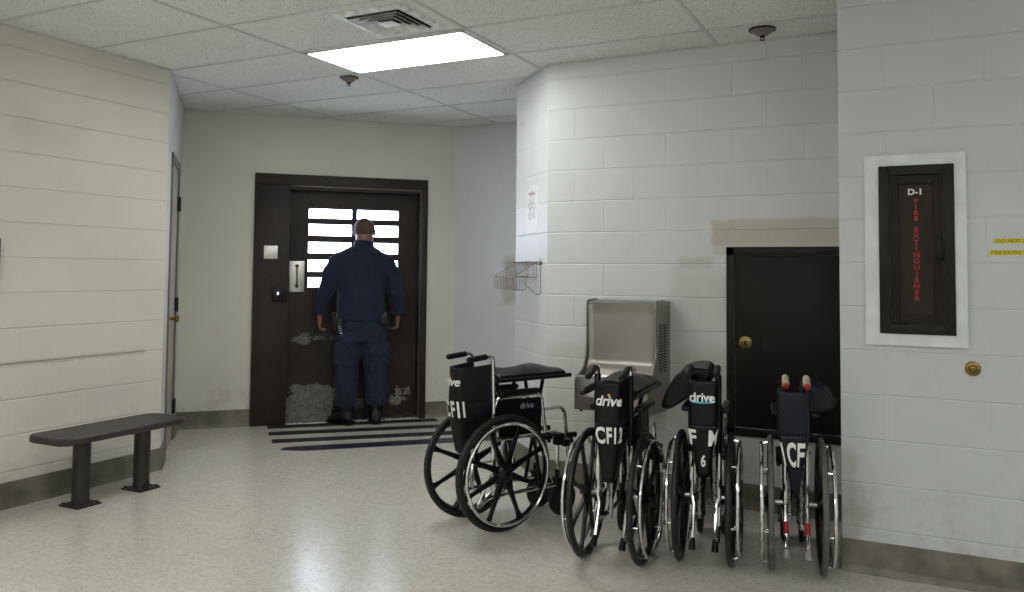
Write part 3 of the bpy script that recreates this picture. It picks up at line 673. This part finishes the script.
# ------------------------------------------------------------------ wheelchairs
def wheelchair(loc, rz, w, label, vin='vinyl', tyre='tyre', grips='black_plastic', side_cane=None, seat=None, seat_y=(.0, .44), top=.885, apex=.40, flat=.06, depth=.20, taper=.45,
               texts=(), handle_dir=(-.11, .015), red=False, armrests=(1, -1), rail_z=.80, side_logo=False, arm_drop=0., pocket=.68, ch=1.0, handle_splay=0., back_lean=0., sleeve=False, lever_x=None, closed=False, arm_x=None, ax=0.):
    rt = empty('wheelchair', loc, rz, label, 'wheelchair', 'folded wheelchairs')
    f = side_cane or (w-.05)
    WR = .305
    for s in (-1, 1):
        # wheel with eight moulded spokes
        g = MB(); x = s*w
        g.torus((x, 0, WR), (1, 0, 0), .272, (.010, .011), 56, 8)
        g.lathe((x-s*.02, 0, WR), (s, 0, 0), [(0, .036), (.006, .050), (.030, .050), (.040, .040), (.046, .022), (.056, .018), (.058, 0)], 20)
        for k in range(8):
            a = R(22.5+45*k); c, sn = math.cos(a), math.sin(a)
            rings = []
            for rr, hwid, ht in ((.03, .021, .012), (.08, .017, .011), (.15, .0125, .009), (.22, .0105, .009), (.252, .015, .009), (.268, .021, .009)):
                P = Vector((x, rr*c, WR+rr*sn)); T = Vector((0, -sn, c)); A = Vector((1, 0, 0))
                rings.append([P+T*hwid+A*ht*.6, P+T*hwid*.5+A*ht, P-T*hwid*.5+A*ht, P-T*hwid+A*ht*.6, P-T*hwid-A*ht*.6, P-T*hwid*.5-A*ht, P+T*hwid*.5-A*ht, P+T*hwid-A*ht*.6])
            g.loft(rings)
        wh = g.build('rear_wheel', 'mag', rt)
        MB().torus((x, 0, WR), (1, 0, 0), .2895, (.0155, .0135), 72, 12).build('tyre', tyre, wh)
        g = MB(); g.torus((x+s*.040, 0, WR), (1, 0, 0), .262, .0088, 72, 10)
        for k in range(6):
            a = R(15+60*k); P = Vector((x, .270*math.cos(a), WR+.270*math.sin(a))); g.tube([P, Vector((x+s*.040, .262*math.cos(a), WR+.262*math.sin(a)))], .0045, 8)
        g.build('handrim', 'chrome', wh)
        MB().tube([(x-s*.02, 0, WR), (s*(f-.005), 0, WR)], .012, 10).build('axle', 'dull_chrome', wh)
        # side frame
        X = s*f; g = MB(); r = .0115
        hx = X
        hd = Vector((0, handle_dir[0], handle_dir[1]))
        by = -.03
        g.tube(rounded([(X, by, .17), (X, by, .60), (hx, by-.01-back_lean, top+.042), (hx+s*handle_splay, by-.01-back_lean+hd.y*1.2, top+.042+hd.z*1.2)], .035, 6), r, 10)
        g.tube(rounded([(X, by-.10, .125), (X, by-.03, .175), (X, .41, .175)], .03), r, 10)
        g.tube(rounded([(X, .41, .13), (X, .41, .47), (X, by, .47)], .04), r, 10)
        g.tube(rounded([(X, by, .615), (X, by+.02, .69-arm_drop), (X, .29, .69-arm_drop), (X, .32, .48)], .04), r*.95, 10)
        g.tube([(X, by, WR), (X, .10, WR), (X, .10, .47)], r*.8, 8)
        g.build('side_frame', 'chrome', rt)
        # grip
        q0 = Vector((hx, by-.01-back_lean, top+.042)); q1 = q0+Vector((s*handle_splay, hd.y*1.3, hd.z*1.3)); p0 = q0.lerp(q1, .27); p1 = q1
        g = MB(); P = [p0+(p1-p0)*t/10 for t in range(11)]; g.tube(P, [.0150, .0165, .0150, .0168, .0152, .0168, .0152, .0168, .0152, .0165, .0125], 12)
        gr = g.build('push_handle', grips, rt)
        if red: MB().lathe(p1-hd.normalized()*.004, hd, [(-.004, .0150), (.010, .0148), (.014, .009), (.0145, 0)], 14).build('grip_end', 'red_paint', gr)
        if sleeve: MB().tube([(X, by-.002, sleeve), (X, by-.008, (sleeve+top)/2), (hx, by-.012-back_lean, top-.005)], .0165, 12).build('back_sleeve', vin, rt)
        # anti tip lever
        LX = s*(lever_x or f)
        g = MB(); LA = Vector((LX, by-.015, .27)); LB = Vector((LX, by-.105, .105)); g.tube([(X, by, .315), LA, LA.lerp(LB, .5), LB], r*.8, 10); lv = g.build('tipping_lever', 'chrome', rt)
        MB().tube([LA.lerp(LB, .80), LA.lerp(LB, .86), LA.lerp(LB, 1.08)], [.0110, .0135, .0195 if red else .0165], 10).build('rubber_tip', 'grey_rubber' if red else 'black_plastic', lv)
        if red:
            MB().tube([LA.lerp(LB, .22), LA.lerp(LB, .50)], .0135, 12).build('red_band', 'red_paint', lv)
        # armrest pad
        zt = .712-arm_drop; AX = s*(arm_x or f)
        if s in armrests:
            g = MB(); g.box((AX, .135, zt), (.046, .27, .028), bevel=.011, seg=3); g.build('armrest_pad', 'black_plastic', rt)
            g = MB(); g.box((X+s*.002, .145, .575-arm_drop*.5), (.004, .29, .20-arm_drop), bevel=.0015); sp_ = g.build('side_panel', vin, rt)
            if side_logo and s == 1:
                text_obj('lettering', 'drive', .046, basis((X+.0055, .185, .635), (0, 1, 0), (0, 0, 1)), 'grey_print', sp_, bold=.0008, shear=.2)
        # caster
        g = MB(); cx = X-s*.0; cy = .445
        g.lathe((cx-.014, cy, .096), (1, 0, 0), [(0, .070), (.0, .082), (.004, .093), (.010, .096), (.018, .096), (.024, .093), (.028, .082), (.028, .03), (.034, .014)], 30); cw = g.build('caster_wheel', 'tyre', rt)
        g = MB()
        for q in (-1, 1): g.prism([(cx+q*.021, cy-.012, .09), (cx+q*.021, cy+.014, .086), (cx+q*.021, .43, .215), (cx+q*.021, .39, .215)], (q*.004, 0, 0))
        g.box((cx, .412, .212), (.05, .045, .010), bevel=.003); g.tube([(cx, .41, .175), (cx, .41, .26)], .014, 10); g.tube([(cx-.026, cy, .096), (cx+.026, cy, .096)], .006, 8)
        g.build('caster_fork', 'black_plastic', cw)
        # front hanger and bracket
        g = MB(); g.tube(rounded([(X, .31, .605-arm_drop), (X, .455, .605-arm_drop), (X, .475, .47), (X, .49, .31)], .05, 6), r*.95, 10); g.build('front_hanger', 'chrome', rt)
        g = MB(); g.box((X+s*.012, .41, .43), (.045, .06, .065), bevel=.008); g.box((X+s*.02, .50, .445), (.03, .06, .03), bevel=.008); g.tube([(X+s*.01, .49, .44), (X+s*.02, .53, .36)], .011, 8); g.box((X+s*.008, .465, .40), (.03, .05, .035), bevel=.006); g.tube([(X+s*.02, .38, .455), (X+s*.03, .31, .475)], .008, 8); g.box((X, .33, .445), (.028, .07, .025), bevel=.005)
        g.build('hanger_bracket', 'black_plastic', rt)
    # folding cross brace
    rx = max(.03, f*.75)
    for s, y0 in ((1, .10), (-1, .13), (1, .30), (-1, .33)):
        g = MB(); g.tube([(s*(f-.012), y0, .19), (-s*rx*.9, y0, rail_z-.02)], .0105, 8); g.build('cross_brace', 'black_plastic', rt)
    for s, y0 in ((1, .06), (-1, .09)): MB().tube([(s*f*.6, y0, .17), (s*f*.6, y0, .52)], .0105, 10).build('upright_tube', 'dull_chrome', rt)
    # seat sling with its rails
    sp = seat or [(-f, rail_z), (-f*.55, rail_z+.040), (0, rail_z+.050), (f*.5, rail_z+.035), (f, rail_z-.005)]
    pts = rounded([(x, 0, z) for x, z in sp], .05, 4)
    g = MB(); y0, y1 = seat_y
    acc = [0]
    for a, b in zip(pts, pts[1:]): acc.append(acc[-1]+(b-a).length)
    def along(t):
        d = t*acc[-1]
        for i in range(1, len(acc)):
            if acc[i] >= d-1e-9: return pts[i-1].lerp(pts[i], (d-acc[i-1])/max(1e-9, acc[i]-acc[i-1]))
        return pts[-1]
    def sf(u, v):
        p = along(u); q = Vector((p.x, y0+(y1-y0)*v, p.z)); q.z += .010*math.sin(v*math.pi*3+u*4)*math.sin(u*math.pi)-.012*(abs(v-.5)*2)**3*math.sin(u*math.pi); return q
    g.grid(sf, 20, 20); so = g.build('seat_sling', vin, rt, angle=80)
    if closed:
        bpy.data.objects.remove(so); ring = rounded([(x, 0, z) for x, z in sp+[sp[0]]], .03, 3)[:-1]
        g = MB(); g.loft([[Vector((p.x+math.sin(t*9+i)*.002, y0+(y1-y0)*t, p.z-.012*math.sin(math.pi*t))) for i, p in enumerate(ring)] for t in (0, .02, .1, .3, .5, .7, .9, .98, 1)]); so = g.build('seat_sling', vin, rt, angle=60)
    else:
        md = so.modifiers.new('thickness', 'SOLIDIFY'); md.thickness = .022; md.offset = 0
    bv = so.modifiers.new('round', 'SUBSURF'); bv.levels = 1; bv.render_levels = 1
    for u in (() if closed else (0, 1)):
        p = along(u); g = MB(); g.tube([(p.x, y0-.02, p.z-.012), (p.x, y1+.03, p.z-.012)], .012, 10); g.build('seat_rail', 'black_plastic', rt)
    # back sling: folded into a U that bulges backwards
    side = math.hypot(max(.005, f-flat), depth); half = flat+side
    def prof2(a):            # a = signed arc length from the middle
        t = abs(a); sg = 1 if a >= 0 else -1; rr = .022
        if t <= flat: x, y = t, -depth
        else:
            k = (t-flat)/side; x = flat+(f-flat)*k; y = -depth*(1-k)
        # soften the corner
        if abs(t-flat) < rr: q = (rr-abs(t-flat))/rr; x -= .004*q; y += .008*q
        return sg*x+ax*min(1, -y/depth), y
    Z0, Z1 = apex, top
    def back(a, z):
        x, y = prof2(a); t = min(1, abs(a)/half)
        k = max(0., (pocket-z)/(pocket-Z0)) if pocket > Z0 else 0
        zb = Z0+.13*t*t if z < Z0+.13 else z
        sx = 1-taper*k
        x = x*sx
        y = y*(1-.25*k)-.03-back_lean*max(0, (z-.55)/.35)
        n = noise.noise(Vector((a*9, z*5, loc[0]*3)))*.012*min(1, (1-t)*3)
        sag = -.02*math.cos(t*math.pi/2)*max(0, (z-(Z1-.1))/.1)
        return Vector((x, y-n, z+(Z0+.13*t*t-Z0)*(1-min(1, (z-Z0)/.25)) + sag))
    g = MB(); g.grid(lambda u, v: back(-half+2*half*u, Z0+(Z1-Z0)*v), 40, 24); bo = g.build('back_sling', vin, rt, angle=80)
    md = bo.modifiers.new('thickness', 'SOLIDIFY'); md.thickness = .006; md.offset = 0
    g = MB(); g.grid(lambda u, v: back((-half+2*half*u)*.97, Z0+.01+(pocket-.02-Z0)*v)+Vector(((.5-u)*-.010, -.0085, 0)), 36, 14); pk = g.build('back_pocket', vin, bo, angle=80)
    md = pk.modifiers.new('thickness', 'SOLIDIFY'); md.thickness = .004; md.offset = 0
    for (body, size, a0, z, mat, kw) in texts:
        kw = dict(kw); arc = kw.pop('arc', 0); nm = kw.pop('name', 'lettering')
        me = text_mesh(body, size, **kw)
        bm = bmesh.new(); bm.from_mesh(me)
        for v in bm.verts:
            a = a0+v.co.x; zz = z+v.co.y-arc*(v.co.x/.06)**2*-1
            e = .002; P = back(a, zz); T1 = (back(a+e, zz)-P); T2 = (back(a, zz+e)-P); nn = T1.cross(T2).normalized()
            if nn.y > 0: nn = -nn
            v.co = P+nn*(.0125+v.co.z)+Vector((0, -.003, 0))
        bm.to_mesh(me); bm.free(); me.materials.clear(); me.materials.append(M[mat]); me.name = nm
        o = bpy.data.objects.new(nm, me); COL.objects.link(o); o.parent = bo
    return rt

wheelchair((-2.140, 3.991, 0), R(-27), .158, 'black wheelchair reading CFII, leftmost of the row and only half folded', side_cane=.100,
    texts=[('drive', .070, -.006, .785, 'white_paint', dict(bold=.0016, shear=.22, sx=1.0)), ('CFII', .116, .016, .636, 'white_paint', dict(bold=.0035, sx=.62, spacing=1.30)), ('.', .055, -.008, .832, 'yellow_print', dict(bold=.003))],
    side_logo=True, flat=.05, depth=.20, top=.875, apex=.40, rail_z=.80, taper=.22, seat_y=(-.01, .46), handle_dir=(-.125, -.012), lever_x=.085,
    seat=[(-.125, .805), (-.06, .825), (.0, .83), (.06, .822), (.115, .795)])
wheelchair((-1.338, 3.80, 0), R(4), .139, 'black wheelchair reading CFI, in front of the drinking fountain', side_cane=.080,
    texts=[('drive', .068, .008, .780, 'white_paint', dict(bold=.0016, shear=.22, sx=.88)), ('CFI2', .104, .014, .622, 'white_paint', dict(bold=.0035, sx=.62, spacing=1.15)), ('.', .055, .010, .826, 'yellow_print', dict(bold=.003))],
    flat=.052, depth=.18, top=.885, apex=.40, rail_z=.80, taper=.45, handle_dir=(-.125, -.035), seat_y=(-.03, .46), sleeve=.55, lever_x=.068, arm_x=.110, ax=.018,
    seat=[(-.155, .795), (-.09, .835), (-.02, .845), (.05, .83), (.105, .79)])
wheelchair((-.950, 3.981, 0), R(9), .117, 'black wheelchair with a turquoise underline below its logo and the number 6', side_cane=.062,
    texts=[('drive', .066, 0, .800, 'white_paint', dict(bold=.0016, sx=.82, arc=-.004)), ('F', .10, -.050, .61, 'white_paint', dict(bold=.003, sx=.75)), ('M', .10, .058, .61, 'white_paint', dict(bold=.003, sx=.75)),
           ('6', .075, .004, .505, 'white_paint', dict(bold=.002)), ('____', .040, 0, .790, 'teal', dict(bold=.003, arc=.008, name='underline'))],
    flat=.060, depth=.15, top=.892, apex=.42, rail_z=.78, taper=.55, handle_dir=(-.10, -.03), sleeve=.52, lever_x=.052, arm_x=.092, closed=True,
    seat=[(-.215, .715), (-.195, .78), (-.135, .885), (-.06, .915), (.02, .91), (.03, .84), (-.05, .79), (-.17, .705)], seat_y=(-.02, .36))
wheelchair((-.549, 4.055, 0), R(10), .112, 'navy wheelchair with grey tyres and beige red-ended handles, rightmost of the row', 'navy_vinyl', 'grey_tyre', 'beige_grip', side_cane=.045, red=True, arm_x=.085,
    texts=[('ICF', .148, -.004, .558, 'white_paint', dict(bold=.0045, sx=.54, spacing=1.10))],
    flat=.066, depth=.15, top=.862, ax=-.020, apex=.36, rail_z=.76, taper=.85, handle_dir=(-.080, -.034), sleeve=.62, lever_x=.046, closed=True, pocket=.66,
    seat=[(.03, .725), (.03, .83), (.08, .850), (.14, .83), (.185, .79), (.175, .755), (.10, .725)], seat_y=(-.01, .32))

# ------------------------------------------------------------------ person
pr = empty('person', (-4.538, 6.029, 0), R(45), 'person in navy uniform seen from behind, looking out through the security door window', 'person')
def ell(mb, c, rx, ry, rz, n=20, m_=12):
    rings = []
    for j in range(1, m_):
        t = math.pi*j/m_; rings.append([(c[0]+rx*math.sin(t)*math.cos(2*math.pi*k/n), c[1]+ry*math.sin(t)*math.sin(2*math.pi*k/n), c[2]-rz*math.cos(t)) for k in range(n)])
    mb.loft(rings)
def torso(mb, secs, n=28, pw=2.3):
    """secs: z, rx, ry, cx, cy"""
    rings = []
    for z, rx, ry, cx, cy in secs:
        P = []
        for k in range(n):
            t = 2*math.pi*k/n; c, s = math.cos(t), math.sin(t)
            P.append((cx+rx*math.copysign(abs(c)**(2/pw), c), cy+ry*math.copysign(abs(s)**(2/pw), s), z))
        rings.append(P)
    mb.loft(rings)
def limb(mb, pts, rs, n=18):
    # densify
    P = []; Q = []
    for i in range(len(pts)-1):
        for t in range(4):
            k = t/4; P.append(Vector(pts[i]).lerp(Vector(pts[i+1]), k)); Q.append(rs[i]*(1-k)+rs[i+1]*k)
    P.append(Vector(pts[-1])); Q.append(rs[-1]); mb.tube(P, Q, n)
    ell(mb, pts[0], rs[0]*.98, rs[0]*.98, rs[0]*.98, 14, 8); ell(mb, pts[-1], rs[-1]*.98, rs[-1]*.98, rs[-1]*.98, 14, 8)
def fuse(o, vox, it=4, disp=None):
    r = o.modifiers.new('fuse', 'REMESH'); r.mode = 'VOXEL'; r.voxel_size = vox; r.use_smooth_shade = True
    s = o.modifiers.new('soften', 'SMOOTH'); s.factor = .6; s.iterations = it
    if disp:
        t = bpy.data.textures.new('folds', 'CLOUDS'); t.noise_scale = disp[1]; t.noise_depth = 2
        d = o.modifiers.new('folds', 'DISPLACE'); d.texture = t; d.strength = disp[0]; d.mid_level = .5; d.texture_coords = 'LOCAL'
# body: one continuous skin
g = MB()
HX = .022
ell(g, (HX, .035, 1.735), .096, .106, .106); ell(g, (HX, .06, 1.675), .072, .080, .068); ell(g, (HX, .0, 1.665), .078, .075, .07)        # skull, jaw
ell(g, (HX, .142, 1.715), .014, .022, .026, 10, 8)                                          # nose
ell(g, (HX, .125, 1.670), .028, .016, .010, 10, 8)                                          # mouth
for s in (-1, 1):
    ell(g, (HX+s*.034, .118, 1.745), .018, .012, .010, 10, 8)                                 # eyes
    ell(g, (HX+s*.097, .034, 1.715), .010, .019, .030, 12, 8)                                 # ears
limb(g, [(0, .00, 1.50), (HX*.7, .008, 1.60), (HX, .015, 1.66)], [.082, .080, .078])
torso(g, [(.93, .17, .12, 0, 0), (1.05, .175, .125, 0, .01), (1.25, .19, .12, 0, 0), (1.42, .19, .10, 0, -.005), (1.52, .12, .08, 0, 0), (1.56, .07, .06, 0, 0)])
torso(g, [(.80, .17, .12, 0, 0), (.95, .175, .12, 0, 0)])
ELB = {-1: (-.320, -.03, 1.17), 1: (.308, -.03, 1.17)}; WRI = {-1: (-.362, .015, .975), 1: (.338, .02, .975)}
HIP = {-1: (-.10, 0, .86), 1: (.105, 0, .86)}; KNE = {-1: (-.118, .015, .50), 1: (.138, .01, .50)}; ANK = {-1: (-.12, -.01, .12), 1: (.145, -.01, .12)}
def hand(mb, s):
    w_ = Vector(WRI[s]); dn = Vector((s*-.02, .10, -1)).normalized(); fw = Vector((0, 1, .1)).normalized(); out = Vector((s, 0, 0))
    limb(mb, [w_+Vector((0, 0, .02)), w_+dn*.03], [.027, .026], 12)
    c = w_+dn*.055; ell(mb, c, .022, .044, .046, 16, 10)
    for k, (y, L_) in enumerate(((-.033, .060), (-.011, .072), (.012, .078), (.034, .070))):
        b = c+fw*y+dn*.034; j1 = b+dn*L_*.45-out*.004; j2 = j1+dn*L_*.22-out*.022; j3 = j2-dn*L_*.02-out*.022
        limb(mb, [b, j1, j2, j3], [.0105, .0100, .0092, .0080], 10)
    b = c+fw*.036-dn*.012; limb(mb, [b, b+fw*.022+dn*.026-out*.006, b+fw*.026+dn*.056-out*.014], [.0135, .0115, .0095], 10)
for s in (-1, 1):
    limb(g, [(s*.19, 0, 1.44), ELB[s], WRI[s]], [.062, .045, .028])
    hand(g, s)
    limb(g, [HIP[s], KNE[s], ANK[s]], [.095, .062, .042]); limb(g, [ANK[s], (ANK[s][0]+s*.02, .10, .05)], [.042, .036])
bd = g.build('body', 'skin', pr); fuse(bd, .0055, 2)
# cropped hair
g = MB(); rings = []
for j in range(0, 9):
    t = j/8; zz = 1.690+.153*t
    rings.append(zz)
def hf(u, v):
    th = 2*math.pi*u; ph = v*math.pi*.5
    lim = R(-22)+(R(38))*max(0, math.sin(th))**.6        # lower at the nape, higher over the brow
    el = lim+(math.pi/2-lim)*v
    return Vector((HX+.0972*math.cos(th)*math.cos(el), .034+.1078*math.sin(th)*math.cos(el), 1.737+.1068*math.sin(el)))
g.grid(hf, 32, 12); hr = g.build('hair', 'hair', pr, angle=80); md = hr.modifiers.new('thickness', 'SOLIDIFY'); md.thickness = .0015
# shirt
g = MB()
torso(g, [(.915, .220, .170, 0, .0), (.95, .224, .172, 0, .0), (1.0, .214, .163, 0, .005), (1.08, .210, .155, 0, .01), (1.17, .215, .155, 0, .005), (1.28, .228, .152, 0, 0), (1.38, .235, .142, 0, -.005),
          (1.46, .215, .120, 0, -.005), (1.52, .172, .102, 0, 0), (1.57, .118, .086, 0, .005)])
torso(g, [(1.53, .105, .085, .006, .004), (1.60, .092, .088, .014, .008), (1.640, .088, .088, .018, .012)], pw=2)
for s in (-1, 1): limb(g, [(s*.05+.006, -.005, 1.545), (s*.21, -.008, 1.452)], [.062, .066])
for s in (-1, 1):
    limb(g, [(s*.150, -.002, 1.46), (s*.205, -.005, 1.435), (s*.262, -.012, 1.34), ELB[s], (WRI[s][0], WRI[s][1], WRI[s][2]+.06)], [.088, .090, .085, .072, .056])
    x, y, z = WRI[s]; g.tube([(x, y, z+.14), (x, y, z+.06), (x, y, z-.005)], [.052, .053, .054], 18)
sh = g.build('shirt', 'shirt', pr); fuse(sh, .009, 7, (.022, .10))
# trousers
g = MB()
torso(g, [(.74, .185, .135, .01, 0), (.80, .205, .15, .005, -.005), (.88, .208, .155, 0, -.01), (.985, .195, .145, 0, 0)])
for s in (-1, 1):
    limb(g, [(HIP[s][0]*1.0, -.005, .82), (HIP[s][0]*1.1, -.005, .68), KNE[s], (ANK[s][0]+s*.004, -.012, .28)], [.124, .120, .106, .098], 22)
    x, y, z = ANK[s]; g.tube([(x+s*.004, y-.002, .30), (x+s*.002, y, .22), (x, y, .165)], [.098, .096, .086], 20)
    g.box((s*.215+.012, .0, .62), (.05, .15, .20), bevel=.02, seg=3)
tr = g.build('trousers', 'trousers', pr); fuse(tr, .009, 3, (.034, .075))
# belt with equipment
g = MB(); torso(g, [(.930, .207, .157, 0, 0), (.935, .210, .160, 0, 0), (.968, .210, .160, 0, 0), (.973, .207, .157, 0, 0)]); bt = g.build('duty_belt', 'leather', pr)
for nm, c, sz, rot in (('radio_pouch', (-.222, -.035, .915), (.045, .075, .15), 8), ('key_pouch', (-.200, -.115, .90), (.05, .04, .11), 4), ('holster', (.222, -.02, .905), (.045, .09, .16), -6), ('glove_pouch', (.19, -.125, .93), (.06, .035, .08), -4), ('baton_pouch', (-.235, .05, .93), (.035, .05, .12), 3)):
    g = MB(); g.box(c, sz, bevel=.010, mat=Matrix.Rotation(R(rot), 4, 'Y'), seg=3); g.build(nm, 'leather', bt)
g = MB(); g.tube([(-.222, -.03, .98), (-.228, -.03, 1.10)], [.008, .005], 8); g.build('radio_aerial', 'black_plastic', bt)
g = MB()
for k in range(4): g.torus((-.205+.006*k, -.138, .87-.02*k), (0, 1, .2*k), .012, .0018, 14, 5)
g.build('keys', 'chrome', bt)
# boots
for s, ang in ((-1, 38), (1, -6)):
    x, y, z = ANK[s]; a = R(90+ang if s < 0 else 90+ang)
    fd = Vector((math.cos(a), math.sin(a), 0)); sdv = Vector((-fd.y, fd.x, 0)); c0 = Vector((x, y, 0))
    def sec(t, z0, zt, wd):
        c = c0+fd*t; P = []
        for k in range(16):
            q = 2*math.pi*k/16; P.append(c+sdv*wd*math.cos(q)*1.0+Vector((0, 0, z0+(zt-z0)*(.5+.5*math.sin(q)))))
        return P
    g = MB(); g.loft([sec(-.075, .03, .09, .030), sec(-.065, .022, .12, .042), sec(-.02, .02, .135, .047), sec(.04, .02, .125, .046), sec(.09, .02, .095, .050), sec(.14, .02, .080, .052), sec(.185, .022, .066, .045), sec(.208, .03, .05, .028)])
    g.tube([c0+Vector((0, 0, .07)), c0+Vector((0, 0, .15)), c0+Vector((0, 0, .22))], [.062, .066, .070], 18)
    bo = g.build('boot', 'leather', pr); fuse(bo, .006, 3)
    g = MB(); out = []
    for t, wd in ((-.080, .022), (-.070, .040), (-.03, .046), (.02, .042), (.06, .045), (.12, .054), (.17, .050), (.205, .034), (.214, .015)): out.append((t, wd))
    P = [c0+fd*t+sdv*wd for t, wd in out]+[c0+fd*t-sdv*wd for t, wd in reversed(out)]
    g.prism([p+Vector((0, 0, .002)) for p in P], (0, 0, .026)); g.build('sole', 'black_plastic', bo, smooth=False)
